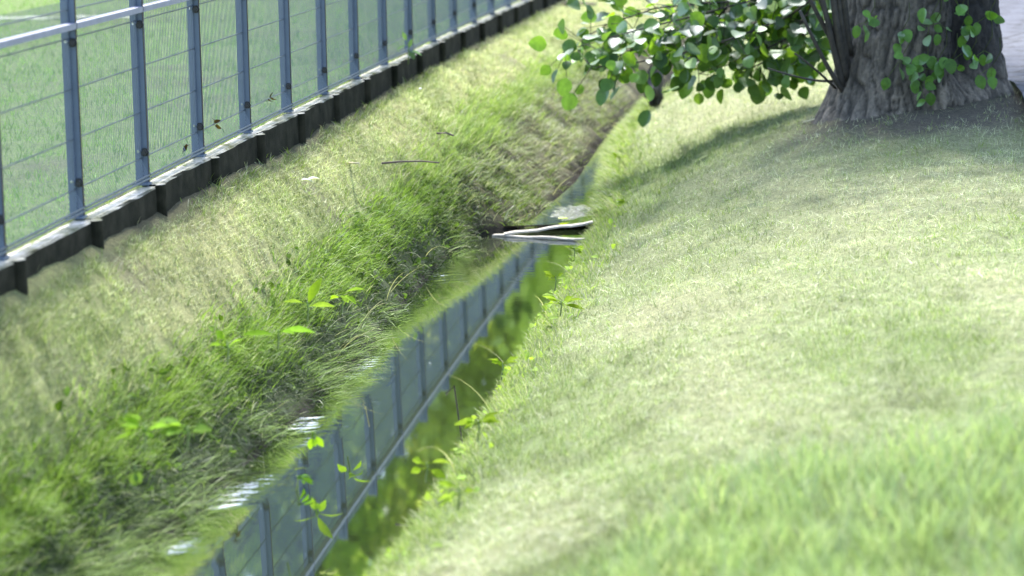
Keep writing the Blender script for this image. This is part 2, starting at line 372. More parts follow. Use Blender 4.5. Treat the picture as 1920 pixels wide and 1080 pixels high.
# ------------------------------------------------------------------ grass, real blades
def in_trunk(x, y): return np.hypot(x - TREE[0], y - TREE[1]) < .55
def sample_ground(n, y0, y1, p, half=.235):
    yy = np.linspace(y0, y1, 4000); cdf = np.cumsum(yy**(1 - p)); cdf /= cdf[-1]
    y = np.interp(rng.random(n), cdf, yy); x = (rng.random(n)*2 - 1)*(half*y + .25); return x, y
def blades(name, P, D, H, W, col, segs, droop, label, flat=None):
    """P bases, D horizontal unit lean directions (n,2), H length, W width, droop 0..1"""
    n = len(P); ts = np.linspace(0, 1, segs + 1)
    side = np.stack([-D[:, 1], D[:, 0]], -1); ang = rng.random(n)*2*np.pi
    side = np.stack([np.cos(ang), np.sin(ang)], -1)
    Vs = []
    a0 = droop[:, 0]; a1 = droop[:, 1]            # angle from vertical at base and at tip
    px = np.zeros(n); pz = np.zeros(n); prev = 0
    for k, t in enumerate(ts):
        if k:
            am = a0 + (a1 - a0)*((t + prev)/2); px = px + np.sin(am)*H*(t - prev); pz = pz + np.cos(am)*H*(t - prev)
        prev = t
        ctr = np.stack([P[:, 0] + D[:, 0]*px, P[:, 1] + D[:, 1]*px, P[:, 2] + pz], -1)
        wd = (W*(1 - t)**.6*(.65 + .7*t*(1 - t)*2))[:, None] if k < segs else None
        if k < segs:
            off = np.concatenate([side*wd/2, np.zeros((n, 1))], 1); Vs += [ctr - off, ctr + off]
        else: Vs.append(ctr)
    V = np.stack(Vs, 1); m = V.shape[1]; b = (np.arange(n)*m)[:, None]
    fs = []
    for k in range(segs - 1):
        q = np.array([2*k, 2*k+1, 2*k+3, 2*k+2]); fs += [b + q[[0, 1, 2]], b + q[[0, 2, 3]]]
    fs.append(b + np.array([2*segs-2, 2*segs-1, 2*segs]))
    cc = np.repeat(col[:, None, :], m, 1)
    o = np_mesh(name, V.reshape(-1, 3), np.concatenate(fs), cc.reshape(-1, 3), M_grass, segs > 1)
    return tag(o, label, 'grass', None, 'stuff')
def unit(n): a = rng.random(n)*2*np.pi; return np.stack([np.cos(a), np.sin(a)], -1)

def lawn(n, name, label, behind, strip=False):
    x, y = sample_ground(n, 5.0, 33, 2.6); fx, cl, wl_, wr = lines(y)
    if strip: x = fx + .1 + (cl - fx - .02)*rng.random(n)
    k = (x < fx - .005) if behind else ((x > fx + .12) & ((x < cl + .05) | (x > wr)))
    k &= ~in_trunk(x, y)
    k &= vnoise(x*26, y*17, 150) > .27 + .2*(vnoise(x*5, y*4, 151) - .5)
    path = (x > 3.25 + (y - 16)*.13) & (y > 10); k &= ~path
    s = soilness(x, y); k &= rng.random(n) > s*.7
    x, y = x[k], y[k]; n = len(x); g = greenness(x, y)
    g2 = np.clip(g + rng.normal(0, .25, n), 0, 1)[:, None]
    isstraw = (rng.random(n) > .25 + .75*g)[:, None]
    c = np.where(isstraw, STRAW*(.58 + 1.0*rng.random((n, 1))), GRN*(.55 + 1.0*rng.random((n, 1))) + np.array((.05, .03, 0))*rng.random((n, 1)))
    c = np.where(((x > fence_x(y)) & (x < lines(y)[2]))[:, None], c*np.array((.97, .99, .84)), c)
    c = c*(1 - .15*g2)*(.62 + .82*fbm(x*7, y*5, 120, 3))[:, None]*np.where(fbm(x*4.5, y*2.5, 140, 3) > .66, .75, 1)[:, None]
    if behind: c = c*np.array((.78, 1.1, .58))
    sc_ = np.clip(y/10, .8, 2.2)
    H = (.020 + .030*rng.random(n) + .02*g)*np.clip(y/14, .85, 1.4); W = (.0026 + .0028*rng.random(n))*sc_
    lay = rng.random(n) < np.where(g < .5, .6, .25)
    a0 = np.where(lay, 1.2, .5*rng.random(n)); a1 = np.where(lay, 1.5, .3 + .9*rng.random(n))
    P = np.stack([x, y, ground_z(x, y) + np.where(lay, .006 + .008*rng.random(n), -.002)], -1)
    H = np.where(lay, H*1.5, H)
    return blades(name, P, unit(n), H, W, c, 1, np.stack([a0, a1], -1), label)
lawn(620000, 'lawn_grass', 'short mown lawn with pale dry clippings on both sides of the ditch', False)
lawn(150000, 'strip_grass', 'dry mown grass and clippings on the strip between the concrete edging and the bank', False, True)
lawn(230000, 'meadow_grass', 'greener lawn grass growing behind the mesh fence', True)

def tufts(n, x, y, tuft, H0, H1, W, a0, a1, lean, cfun, name, label, segs=5, spread=.03, zoff=0):
    """x,y tuft centres; every tuft gets `tuft` blades"""
    m = len(x); xs = np.repeat(x, tuft) + rng.normal(0, spread, m*tuft); yy = np.repeat(y, tuft) + rng.normal(0, spread, m*tuft)
    N_ = len(xs); td = np.repeat(unit(m), tuft, 0); D = lean + .55*td + .55*unit(N_); D /= np.linalg.norm(D, axis=1)[:, None]
    hs = np.repeat(rng.random(m), tuft); H = (H0 + (H1 - H0)*(.35*hs + .65*rng.random(N_)))
    A0 = a0[0] + (a0[1] - a0[0])*rng.random(N_); A1 = a1[0] + (a1[1] - a1[0])*rng.random(N_)
    P = np.stack([xs, yy, ground_z(xs, yy) + zoff], -1)
    return blades(name, P, D, H, W*(.6 + .8*rng.random(N_))*np.clip(yy/11, .8, 1.6), cfun(np.repeat(np.arange(m), tuft), xs, yy), segs, np.stack([A0, A1], -1), label)
def along(n, y0, y1, p=1.6):
    yy = np.linspace(y0, y1, 2000); cdf = np.cumsum(yy**(-p)); cdf /= cdf[-1]; return np.interp(rng.random(n), cdf, yy)
def gcol(lo, hi, yel, strawp=.12):
    def f(i, x, y):
        n = len(x); t = rng.random((n, 1)); tv = np.random.default_rng(5).random((i.max() + 1, 1))[i]
        c = np.array(lo)*(1 - t) + np.array(hi)*t; c = c*(1 - tv*yel) + np.array((.26, .36, .05))*tv*yel
        st = rng.random((n, 1)) < strawp; return np.where(st, STRAW*(.7 + .4*rng.random((n, 1))), c)
    return f
# left bank: lush crest, long blades hanging over the face
n = 2600; y = along(n, 4.6, 15.2); fx, cl, wl_, wr = lines(y)
x = cl + rng.normal(.055, .04, n); m_ = fbm(y*1.9, y*0, 77) > .30
tufts(n, x[m_], y[m_], 11, .05, .15, .0056, (.0, .8), (.7, 2.2), np.array((.5, -.2)), gcol((.07, .14, .02), (.22, .34, .08), .35, .10), 'bank_grass', 'long green grass spilling over the top of the left bank', zoff=-.01)
n = 2800; y = along(n, 4.6, 16.3); fx, cl, wl_, wr = lines(y); t = rng.random(n)*np.where(y > 15, .6, 1)
x = cl + (wl_ - cl)*t
x = x - .02; cm = .6 + .9*vnoise(y*3.1, t*3, 55); k = rng.random(n) < cm
tufts(n, x[k], y[k], 11, .04, .12, .0056, (.4, 1.7), (1.3, 2.8), np.array((.6, -.1)), gcol((.010, .026, .005), (.036, .07, .013), .07, .02), 'hanging_grass', 'hanging grass with shade in its colour on the steep left face of the ditch')  # blades coloured dark to put the bank face in shade
n = 480; y = along(n, 14.6, 23, .8); fx, cl, wl_, wr = lines(y)
x = cl + rng.normal(-.03, .07, n)
tufts(n, x, y, 12, .05, .16, .005, (.0, .8), (.7, 2.2), np.array((.6, -.3)), gcol((.15, .23, .07), (.30, .39, .15), .35), 'verge_grass', 'bright tufted grass beyond the boards on the left verge')
n = 330; y = along(n, 15.6, 22, .8); fx, cl, wl_, wr = lines(y); x = cl + (wl_ - cl)*rng.random(n)*.75
tufts(n, x, y, 7, .07, .2, .004, (.5, 1.2), (1.6, 2.6), np.array((.9, -.2)), gcol((.10, .15, .04), (.22, .25, .10), .2, .6), 'thatch_grass', 'dry and green grass lying over the timber lined slope')
# small broad leaves mixed into the bank
m = MB(); random.seed(77)
for k in range(1500):
    yv = 5 + 10*random.random()**1.4; fx, cl, wl_, wr = [float(v) for v in lines(np.array(yv))]; tv = random.random()
    xv = cl - .06 + (wl_ - cl)*tv*1.1 if random.random() < .72 else wr + abs(random.gauss(0, .12))
    if float(vnoise(np.array(yv*2.7), np.array(xv*6), 44)) < .5: continue
    b = Vector((xv, yv, float(ground_z(xv, yv)) + random.uniform(.02, .08))); L_ = random.uniform(.02, .05)
    leaf_add_later.append((b, L_, xv < wl_))
n = 190; y = 14.6 + 1.7*rng.random(n); fx, cl, wl_, wr = lines(y); x = cl + (wl_ - cl)*rng.random(n)*.92
tufts(n, x, y, 10, .05, .15, .005, (.2, 1.2), (1.2, 2.5), np.array((.7, -.3)), gcol((.04, .08, .015), (.17, .24, .06), .3, .3), 'corner_grass', 'olive grass on the bank corner beside the pale boards')
# longer tufts leaning out over the edge
n = 520; y = along(n, 4.8, 15.0, 1.8); fx, cl, wl_, wr = lines(y); x = cl + .03 + rng.normal(0, .035, n); k = vnoise(y*4.1, y*0, 88) > .42
tufts(n, x[k], y[k], 12, .07, .17, .0062, (.2, 1.0), (1.2, 2.6), np.array((.8, -.3)), gcol((.10, .20, .03), (.24, .36, .08), .5, .08), 'edge_grass', 'bright arching tufts along the edge above the dark bank face', zoff=-.01)
# trailing blades at the water's edge
n = 620; y = along(n, 6, 14.8); fx, cl, wl_, wr = lines(y); x = wl_ + rng.normal(-.03, .03, n)
k = vnoise(y*2.9, y*0, 31) > .5
tufts(n, x[k], y[k], 8, .09, .20, .0045, (.9, 1.3), (1.5, 1.9), np.array((1., -.1)), gcol((.07, .13, .03), (.22, .32, .10), .3, .05), 'trailing_grass', 'pale grass blades trailing in the water along the left bank', zoff=.03)
# right bank fringe
n = 1500; y = along(n, 5, 22, 1.3); fx, cl, wl_, wr = lines(y); x = wr + np.abs(rng.normal(0, .12, n)) + .02
tufts(n, x, y, 8, .03, .09, .0045, (.0, .6), (.7, 1.8), np.array((-.35, -.2)), gcol((.16, .25, .07), (.33, .40, .16), .4, .3), 'fringe_grass', 'light green grass fringe along the right edge of the stream')
n = 800; y = along(n, 15.3, 22.5, .6); fx, cl, wl_, wr = lines(y); x = wr + .02 + np.abs(rng.normal(0, .05, n))
tufts(n, x, y, 9, .06, .17, .006, (.2, .9), (1.0, 2.2), np.array((-.7, -.3)), gcol((.13, .21, .06), (.30, .38, .15), .4, .35), 'overhang_grass', 'grass leaning over the narrow upper stream from the right')
n = 330; y = along(n, 15.2, 22, .6); fx, cl, wl_, wr = lines(y); x = cl + (wl_ - cl)*rng.random(n)**1.3*.8
tufts(n, x, y, 9, .06, .16, .0055, (.3, 1.2), (1.2, 2.5), np.array((.8, -.2)), gcol((.08, .13, .03), (.20, .26, .08), .3, .3), 'slope_grass', 'olive grass hanging over the upper left slope')
# long grass nearest the camera, right
n = 1500; x = -.15 + rng.random(n)*2.4; y = 4.3 + rng.random(n)**.8*3.1 + .12*(x - .6) ; k = (x > -.1 + (y - 6.0)*.45) & (y < 7.35 + .35*vnoise(x*3, y*0, 3))
tufts(n, x[k], y[k], 11, .07, .18, .0052, (.0, .5), (.4, 1.5), np.array((.0, .0)), gcol((.23, .33, .14), (.40, .48, .25), .15, .15), 'foreground_grass', 'longer soft green grass in the near right corner of the lawn')
# scruffy tufts on the lawn and at the kerb foot
n = 2600; x, y = sample_ground(n, 5.5, 24, 2.2); fx, cl, wl_, wr = lines(y)
k = (((x > fx + .1) & (x < cl)) | (x > wr + .2)) & ~in_trunk(x, y) & (fbm(x*1.3+3, y*.55+1, 21, 4) > .43); x, y = x[k], y[k]
tufts(len(x), x, y, 8, .025, .065, .0035, (.1, .8), (.7, 1.6), np.array((.0, .0)), gcol((.13, .21, .04), (.25, .32, .09), .3, .3), 'tuft_grass', 'small green tufts scattered over the mown lawn', segs=3, spread=.022)
n = 330; y = along(n, 7, 24, 1.2); x = fence_x(y) + .13 + np.abs(rng.normal(0, .05, n))
k = vnoise(y*3, y*0, 63) > .5
tufts(n, x[k], y[k], 8, .03, .1, .004, (.1, .8), (.7, 1.8), np.array((.3, .0)), gcol((.08, .14, .03), (.2, .26, .08), .2, .3), 'kerb_grass', 'weedy grass at the foot of the concrete edging', segs=3)
n = 420; y = along(n, 7, 24, 1.2); x = fence_x(y) - .015 + rng.normal(0, .012, n)
tufts(n, x, y, 6, .015, .05, .003, (.1, .9), (.7, 1.6), np.array((.2, .0)), gcol((.2, .3, .06), (.36, .40, .16), .3, .4), 'gap_grass', 'sunlit grass between the concrete edging and the fence', segs=2, spread=.012)
# loose stalks over the ditch
n = 30; y = along(n, 9, 20, .3); fx, cl, wl_, wr = lines(y); x = np.where(rng.random(n) < .5, wr + .06, wl_ - .08)
D = np.where((x > wr)[:, None], np.array((-1., -.3)), np.array((1., -.2))) + .8*unit(n); D /= np.linalg.norm(D, axis=1)[:, None]
blades('stalk_grass', np.stack([x, y, ground_z(x, y)], -1), D, .2 + .18*rng.random(n), np.full(n, .006), np.tile(np.array((.40, .40, .22)), (n, 1)), 6, np.stack([.3 + .5*rng.random(n), 1.2 + .8*rng.random(n)], -1), 'long pale grass stalks arching over the water')

# ------------------------------------------------------------------ leaves
LT = np.array([0, .12, .3, .5, .7, .88, 1.0]); 
def leaf_add(mb, base, axis, nrm, Ln, Wd, col, cup=.12, curl=.1, rnd=True):
    axis = Vector(axis).normalized(); nrm = Vector(nrm); nrm = (nrm - axis*nrm.dot(axis)).normalized(); sd = axis.cross(nrm)
    wp = [0, .62, .95, 1.0, .85, .5, 0] if rnd else [0, .35, .8, 1, .75, .35, 0]
    mid = []; l = []; r = []
    for k, t in enumerate(LT):
        c = Vector(base) + axis*(Ln*t) + nrm*(-curl*Ln*t*t); mid.append(c)
        if 0 < k < 6:
            w_ = wp[k]*Wd/2*(1 + .06*math.sin(k*5.1 + Ln*900)); l.append(c + sd*w_ + nrm*cup*w_); r.append(c - sd*w_ + nrm*cup*w_)
    vs = [tuple(q) for q in mid + l + r]
    fs = [(0, 1, 7), (0, 12, 1)]
    for k in range(1, 5): fs += [(k, k+1, 7+k, 6+k), (k, 11+k, 12+k, k+1)]
    fs += [(5, 6, 11), (5, 16, 6)]
    mb.add(vs, fs, col)
def rv(s=1): return Vector((random.gauss(0, s), random.gauss(0, s), random.gauss(0, s)))
m = MB()
for b, L_, lf in leaf_add_later:
    c_ = np.array((.14, .24, .05) if lf else (.24, .34, .10))*random.uniform(.5, 1.3)
    leaf_add(m, b, rv(.6) + Vector((.3 if lf else -.3, -.3, -.1)), rv(.4) + Vector((.1, -.3, 1)), L_, L_*random.uniform(.4, .8), c_*(.6 if lf else 1), .3, .3, random.random() < .5)
tag(m.build('undergrowth', M_weed), 'small broad leaves mixed into the grass on both banks of the stream', 'undergrowth', None, 'stuff')

# ------------------------------------------------------------------ the tree by the ditch
tree = empty('broadleaf_tree', (TREE[0], TREE[1], .6), 'large grey ridged tree trunk with low leafy branches beside the lawn and paving', 'tree')
nz, nt = 190, 300
zz = np.concatenate([np.linspace(.42, 1.9, 150), np.linspace(1.95, 5.4, 40)]); th = np.linspace(0, 2*np.pi, nt, endpoint=False)
TT, ZZ = np.meshgrid(th, zz)
def lobe(c, wdt): d = (TT - c + np.pi) % (2*np.pi) - np.pi; return np.exp(-(d/wdt)**2)
R0 = .455 + .10*np.exp(-(ZZ - .62)/.20) - .03*(ZZ - 1)*(ZZ > 1)*.4
flare = np.exp(-np.maximum(ZZ - .6, 0)/.5)
# front faces -Y (theta = -pi/2); the deep hollow sits right of centre
R = R0 + .03*lobe(-2.4, .5)*flare + .14*lobe(-.25, .38)*flare + .06*lobe(3.0, .4)*flare + .05*lobe(1.6, .5)*flare + .04*lobe(-2.9, .3)*flare
R = R - .17*lobe(-.98, .24)*np.clip(1.15 - .25*(ZZ - .9), .35, 1)*np.clip((ZZ - .74)/.16, 0, 1) - .035*lobe(-1.75, .14)*flare
rid = vnoise(TT*15 + .9*np.sin(ZZ*8) + .5*np.sin(TT*9), ZZ*6.5, 90); rid2 = vnoise(TT*30 + 1.2*np.sin(ZZ*9 + 2), ZZ*9, 91)
# tile noise round the seam
tt = np.clip((TT - (2*np.pi - .4))/.4, 0, 1); rid = rid*(1-tt) + .5*tt; rid2 = rid2*(1-tt) + .5*tt
ridge = 1 - np.abs(rid*2 - 1); ridge2 = 1 - np.abs(rid2*2 - 1)
R = R - .022*ridge**4 - .013*ridge2**4 + .012*(fbm(TT*3, ZZ*3, 95) - .5)
Vt = np.stack([TREE[0] + .01 + R*np.cos(TT)*(1.0), TREE[1] + R*np.sin(TT)*.92, ZZ], -1).reshape(-1, 3)
Vt[:, 0] += .05*(Vt[:, 2] - .8)
ix = np.arange(nz*nt).reshape(nz, nt); nx = np.roll(ix, -1, 1)
fc = np.stack([ix[:-1], nx[:-1], nx[1:], ix[1:]], -1).reshape(-1, 4)
cb = np.array((.115, .098, .076))*(1 - .75*(ridge.reshape(-1, 1))**4)*(1 - .4*(ridge2.reshape(-1, 1))**4)*1.15*(1 + .35*np.exp(-(ZZ.reshape(-1, 1) - .6)/.25))  # furrows darkened in the colour to strengthen the relief shading
hollow_shade = np.clip(1.9*lobe(-.82, .55), 0, 1).reshape(-1, 1)*np.clip((ZZ.reshape(-1, 1) - .8)/.2, 0, 1)
cb = cb*(1 - .80*hollow_shade)  # shade of the hollow painted dark into the bark colour
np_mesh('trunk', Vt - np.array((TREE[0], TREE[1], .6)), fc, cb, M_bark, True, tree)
ctr0 = Vector((TREE[0] + .1, TREE[1], 0))
random.seed(3)
mb_l = MB()
ends = []
for k in range(9):
    a = -.3 + k*2.2/9 + random.uniform(-.1, .1); z0 = random.uniform(4.4, 5.2); ln = random.uniform(1.5, 2.6)
    p0 = Vector((TREE[0] + .15, TREE[1], z0)); d = Vector((math.cos(a), math.sin(a), .7))
    pts = [p0 + d*ln*t + Vector((0, 0, .25*t*t)) for t in (0, .3, .6, 1)]; ends.append(pts)
    m = MB(); m.tube(pts, [.13, .10, .07, .03], 8); m.build('limb', M_trunk2, tree, True)
m = MB()
for k in range(4400):  # unseen leaf cloud added overhead to dim the sun around the trunk
    c = Vector((TREE[0] - .1, TREE[1] + 1.5, 5.1)) + Vector((random.gauss(0, 1.3), random.gauss(0, 1.15), random.gauss(0, .5)))
    leaf_add(m, c, rv(), rv(.5) + Vector((0, 0, 1)), .11, .10, np.array((.06, .14, .025))*random.uniform(.7, 1.4))
for k in range(3200):
    pts = random.choice(ends); c = Vector((TREE[0] + 2.4, TREE[1] + 2.6, 5.6)) + Vector((random.gauss(0, 1.2), random.gauss(0, 1.1), random.gauss(0, .8)))
    if c.z < 3.2: continue
    leaf_add(m, c, rv(), rv(.5) + Vector((0, 0, 1)), .13, .12, np.array((.06, .14, .025))*random.uniform(.7, 1.4))
m.build('crown', M_leaf, tree)
# dark suckers rising at the left of the trunk
for (b, t1, t2, r) in [((1582, 165), (1560, 90), (1535, -40), .022), ((1586, 150), (1572, 80), (1556, -50), .028), ((1590, 130), (1575, 60), (1568, -60), .024), ((1583, 175), (1545, 120), (1500, 20), .016), ((1588, 140), (1560, 55), (1520, -50), .020), ((1592, 100), (1582, 40), (1580, -60), .03), ((1584, 120), (1550, 60), (1498, -40), .018), ((1560, 152), (1520, 155), (1440, 128), .008), ((1566, 165), (1530, 128), (1490, 100), .008)]:
    m = MB(); P0 = aty(*b, 15.45); P1 = aty(*t1, 15.3); P2 = aty(*t2, 15.2)
    pts = [P0*(1-t)**2 + P1*2*t*(1-t) + P2*t*t for t in np.linspace(0, 1, 9)]
    m.tube(pts, [r*(1.1 - .5*t) for t in np.linspace(0, 1, 9)], 7); m.build('sucker', M_stem, tree, True)
# low drooping branches with round leaves: pixel paths at their own distances
paths = [([(1600, -70), (1450, -10), (1300, 30), (1180, 60), (1060, 95)], 14.6), ([(1600, -60), (1480, 30), (1380, 70), (1280, 100), (1180, 120), (1110, 125)], 14.5),
 ([(1590, -20), (1520, 50), (1440, 90), (1370, 120), (1310, 138)], 14.8), ([(1560, 10), (1500, 70), (1440, 112), (1400, 132)], 14.9),
 ([(1500, -20), (1440, 0), (1330, 5), (1230, 15), (1140, 45), (1090, 75)], 14.9), 
 ([(1570, -40), (1490, 0), (1420, 40), (1360, 90), (1300, 110)], 15.2), ([(1585, -30), (1530, 30), (1490, 90), (1480, 115), (1450, 130)], 15.1),
 ([(1590, -60), (1540, -20), (1510, 30), (1490, 60)], 14.7), ([(1400, -30), (1340, 40), (1250, 60), (1150, 110)], 14.8), ([(1480, -40), (1380, 10), (1330, 60), (1270, 110)], 15.0)]
LC = [((.068, .135, .038), .45), ((.04, .085, .026), .22), ((.17, .30, .05), .14), ((.10, .18, .055), .19)]
def lcol():
    q = random.random(); s_ = 0
    for c, p_ in LC:
        s_ += p_
        if q < s_: break
    return np.array(c)*random.uniform(.75, 1.3)
for pth, dist in paths:
    dist += 2.1
    br = MB(); pts = []
    for i, q in enumerate(pth): pts.append(aty(q[0], q[1], dist + .12*math.sin(i*2.1)))
    fine = []
    for a, b in zip(pts[:-1], pts[1:]):
        for t in np.linspace(0, 1, 6, endpoint=False): fine.append(a.lerp(b, t))
    fine.append(pts[-1]); nF = len(fine)
    br.tube(fine, [.011*(1 - .75*i/nF) for i in range(nF)], 6)
    lv = MB()
    for i, p in enumerate(fine):
        fr = i/nF
        for _ in range(4 if fr > .12 else 3):
            off = rv(.088); off.y *= 1.4; b = p + off + Vector((0, 0, -.01))
            if i % 2 == 0: br.tube([p, p.lerp(b, .6), b], [.003, .0025, .002], 4)
            ax = off*1.2 + Vector((-.05, -.04, -.09)) + rv(.05)
            nm = rv(.6) + Vector((-.1, -.55, .75)); s_ = random.uniform(.075, .135)
            lv.add and leaf_add(lv, b, ax, nm, s_, s_*random.uniform(.78, .95), lcol(), random.uniform(.05, .3), random.uniform(0, .3))
    bo = br.build('branch', M_stem, tree, True)
    lv.build('foliage', M_leaf, bo, True)
# bright tip leaves at the end of the left branch
# epicormic sprouts on the bark
front = TREE[1] - .52
for (cx, cy, n_, sp) in [(1625, 40, 7, .05), (1690, 60, 3, .03), (1745, 30, 4, .05), (1750, 45, 4, .04), (1800, 15, 5, .06), (1800, 55, 4, .04), (1850, 30, 4, .03), (1690, 108, 8, .05), (1725, 125, 8, .055), (1725, 155, 7, .045), (1760, 110, 6, .06), (1780, 118, 5, .05), (1815, 105, 4, .05), (1845, 95, 3, .04), (1860, 125, 3, .03)]:
    m = MB(); c0 = aty(cx, cy, front - .02); root = aty(cx + 15, cy - 55, front + .04)
    m.tube([root, root.lerp(c0, .5) + Vector((.02, -.03, 0)), c0], [.004, .003, .002], 5, col=(.05, .06, .02))
    for _ in range(n_):
        b = c0 + Vector((random.gauss(0, sp), random.gauss(-.02, .02), random.gauss(0, sp)))
        m.tube([c0, b], [.002, .0015], 4, col=(.08, .12, .03))
        s_ = random.uniform(.06, .1)
        leaf_add(m, b, rv(.5) + Vector((0, -.3, -.5)), rv(.5) + Vector((0, -1, .5)), s_, s_*.72, np.array((.085, .18, .035))*random.uniform(.7, 1.3), .2, .2)
    m.build('sprout', M_leaf, tree, True)

# ------------------------------------------------------------------ fence
def frame(i):
    x, y = fpos(float(i)); a = .1235 + .002*(i - 1); z = .953 - .0071*(i - 1)
    return Vector((x, y, z)), Vector((math.sin(a), math.cos(a), 0)), Vector((math.cos(a), -math.sin(a), 0))
UP = Vector((.0144, 0, 1)).normalized()
I0, I1 = -3, 27
p0, f0, r0 = frame(I0)
fence = empty('mesh_fence', p0, 'blue grey welded mesh fence with flat posts and a pale rail on concrete edging', 'fence')
kerb = empty('concrete_edging', p0 - Vector((0, 0, .2)), 'weathered concrete slab edging with short piles under the mesh fence', 'retaining wall')
for i in range(I0, I1):
    p, fd, rt = frame(i); q, _, _ = frame(i + 1)
    m = MB(); m.box(p + UP*.46 , (.058, .010, .92), (rt, fd, UP))
    m.box(p + UP*.46 - fd*.011 + rt*.002, (.005, .012, .90), (rt, fd, UP))
    m.box(p + UP*.006 - fd*.01, (.075, .06, .010), (rt, fd, UP))
    po = m.build('post', M_steel, fence, bevel=.0012)
    m = MB(); m.box(p + UP*.461 + rt*.0305, (.003, .0125, .921), (rt, fd, UP)); m.build('edge_strip', M_seal, po)
    for h in (.705, .145):
        m = MB(); c = p + UP*h + rt*.017 - fd*.005
        m.tube([c, c - fd*.006], .019, 10); m.tube([c - fd*.006, c - fd*.02], .0125, 6); m.build('bolt', M_bolt, po)
        m = MB(); c = p + UP*(h + .004) - rt*.012 - fd*.005; m.tube([c, c - fd*.007], .006, 8); m.build('stud', M_stud, po)
    # rail: tilted flat bar on the stream side of the mesh
    e = (q - p).normalized(); n_ = e.cross(UP).normalized()      # towards the stream
    m = MB(); s0 = p + fd*.006; s1 = q - fd*.006
    prof = [(.003, .785), (.034, .782), (.034, .758), (.003, .758)]
    vs = [tuple(b + n_*a + UP*h) for b in (s0, s1) for a, h in prof]
    m.add(vs, [(0, 1, 5, 4), (1, 2, 6, 5), (2, 3, 7, 6), (3, 0, 4, 7), (3, 2, 1, 0), (4, 5, 6, 7)]); m.build('rail', M_rail, fence)
    # wire panel
    m = MB(); L_ = (q - p).length
    for h, off, rr in ((.835, 0, .003), (.722, 0, .003), (.52, 0, .003), (.32, 0, .003), (.12, 0, .003), (.044, .03, .0045), (.03, .034, .0045)):
        m.tube([s0 + UP*h + n_*(off + .003), s1 + UP*h + n_*(off + .003)], rr, 5)
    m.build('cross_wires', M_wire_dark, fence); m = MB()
    for k in range(36):
        b = s0.lerp(s1, (k + .5)/36)
        m.tube([b + UP*.025 + n_*.032, b + UP*.045 + n_*.032, b + UP*.115, b + UP*.87], .0019, 4)
    m.build('wire_panel', M_wire, fence)
    # concrete
    m = MB(); s0 = p + fd*.012; s1 = q - fd*.012; dz = random.uniform(-.006, .004); ds = random.uniform(-.004, .004)
    prof = [(.0 + ds, .0), (.060 + ds, .0), (.067 + ds, -.010), (.067 + ds, -.5), (.0 + ds, -.5)]
    nseg = 9; vs = []
    for k in range(nseg + 1):
        b = s0.lerp(s1, k/nseg)
        for j, (a, h) in enumerate(prof):
            jt = random.uniform(-.0035, .0035) if j in (1, 2) and h > -.1 else 0
            vs.append(tuple(b + rt*(a + jt) + Vector((0, 0, h + dz + (random.uniform(-.003, .001) if h > -.1 else 0)))))
    fs = [(k*5+j, k*5+(j+1) % 5, (k+1)*5+(j+1) % 5, (k+1)*5+j) for k in range(nseg) for j in range(5)] + [(4, 3, 2, 1, 0), tuple(nseg*5+j for j in range(5))]
    m.add(vs, fs); m.build('slab', M_conc, kerb)
    m = MB(); hw = .036; pts = []
    for j in range(9): a = -math.pi/2 + math.pi*j/8; pts.append((.068 + .036*math.cos(a), hw*math.sin(a)))
    pts += [(.064, hw), (.064, .0115), (-.002, .0115), (-.002, -.0115), (.064, -.0115), (.064, -hw)]
    tz = random.uniform(-.012, .0); c = p + fd*.0
    lo = [tuple(c + rt*a + fd*b + Vector((0, 0, -.5))) for a, b in pts]; hi = [tuple(c + rt*a + fd*b + Vector((0, 0, tz + .003))) for a, b in pts]
    n15 = len(pts); m.add(lo + hi, [(k, (k+1) % n15, n15+(k+1) % n15, n15+k) for k in range(n15)] + [tuple(range(n15, 2*n15)), tuple(range(n15-1, -1, -1))])
    m.build('pile', M_conc, kerb, bevel=.003)

# sill boards across the stream
def plank(p, q, w_, th_, name, mat_, label, cat, tilt=0):
    p = Vector(p); q = Vector(q); ax = (q - p).normalized(); sd = Vector((0, 0, 1)).cross(ax).normalized(); up = ax.cross(sd)
    m = MB(); n = 8; vs = []
    for k in range(n + 1):
        c = p.lerp(q, k/n); wj = w_*(1 + .12*math.sin(k*2.3)); zj = .004*math.sin(k*1.7)
        for a, b in ((-1, -1), (1, -1), (1, 1), (-1, 1)): vs.append(tuple(c + sd*(a*wj/2) + up*(b*th_/2 + zj)))
    fs = [(k*4+j, k*4+(j+1) % 4, (k+1)*4+(j+1) % 4, (k+1)*4+j) for k in range(n) for j in range(4)] + [(3, 2, 1, 0), (n*4, n*4+1, n*4+2, n*4+3)]
    m.add(vs, fs); o = m.build(name, mat_, loc=p); tag(o, label, cat)
    b = o.modifiers.new('bevel', 'BEVEL'); b.width = .003; b.segments = 2
    return o
plank(at(945, 439, .015), at(1112, 417, .07), .05, .012, 'plank', M_board, 'pale bleached board slanting up across the stream towards the right bank', 'board')
plank(at(925, 441, .004), at(1100, 449, .012), .035, .012, 'sill_beam', M_board, 'low pale sill beam damming the still pool', 'board')

# foam below the little step
m = MB(); rng2 = np.random.default_rng(4)
cx, cy = at(1072, 394, .05)[:2]
gx = np.linspace(-.17, .17, 60); gy = np.linspace(-.33, .33, 60); GX, GY = np.meshgrid(gx, gy)
hz = .05*(fbm(GX*28 + 3, GY*14, 8, 4) - .12)*np.exp(-((GX/.15)**2 + (GY/.28)**2)) - .009
Vf = np.stack([cx + GX + GY*.1, cy + GY, .036 + hz], -1).reshape(-1, 3); ix = np.arange(3600).reshape(60, 60)
tag(np_mesh('foam', Vf, np.stack([ix[:-1, :-1], ix[:-1, 1:], ix[1:, 1:], ix[1:, :-1]], -1).reshape(-1, 4), np.ones(3), M_foam, True), 'white broken water above the pale boards', 'foam', kind='stuff')

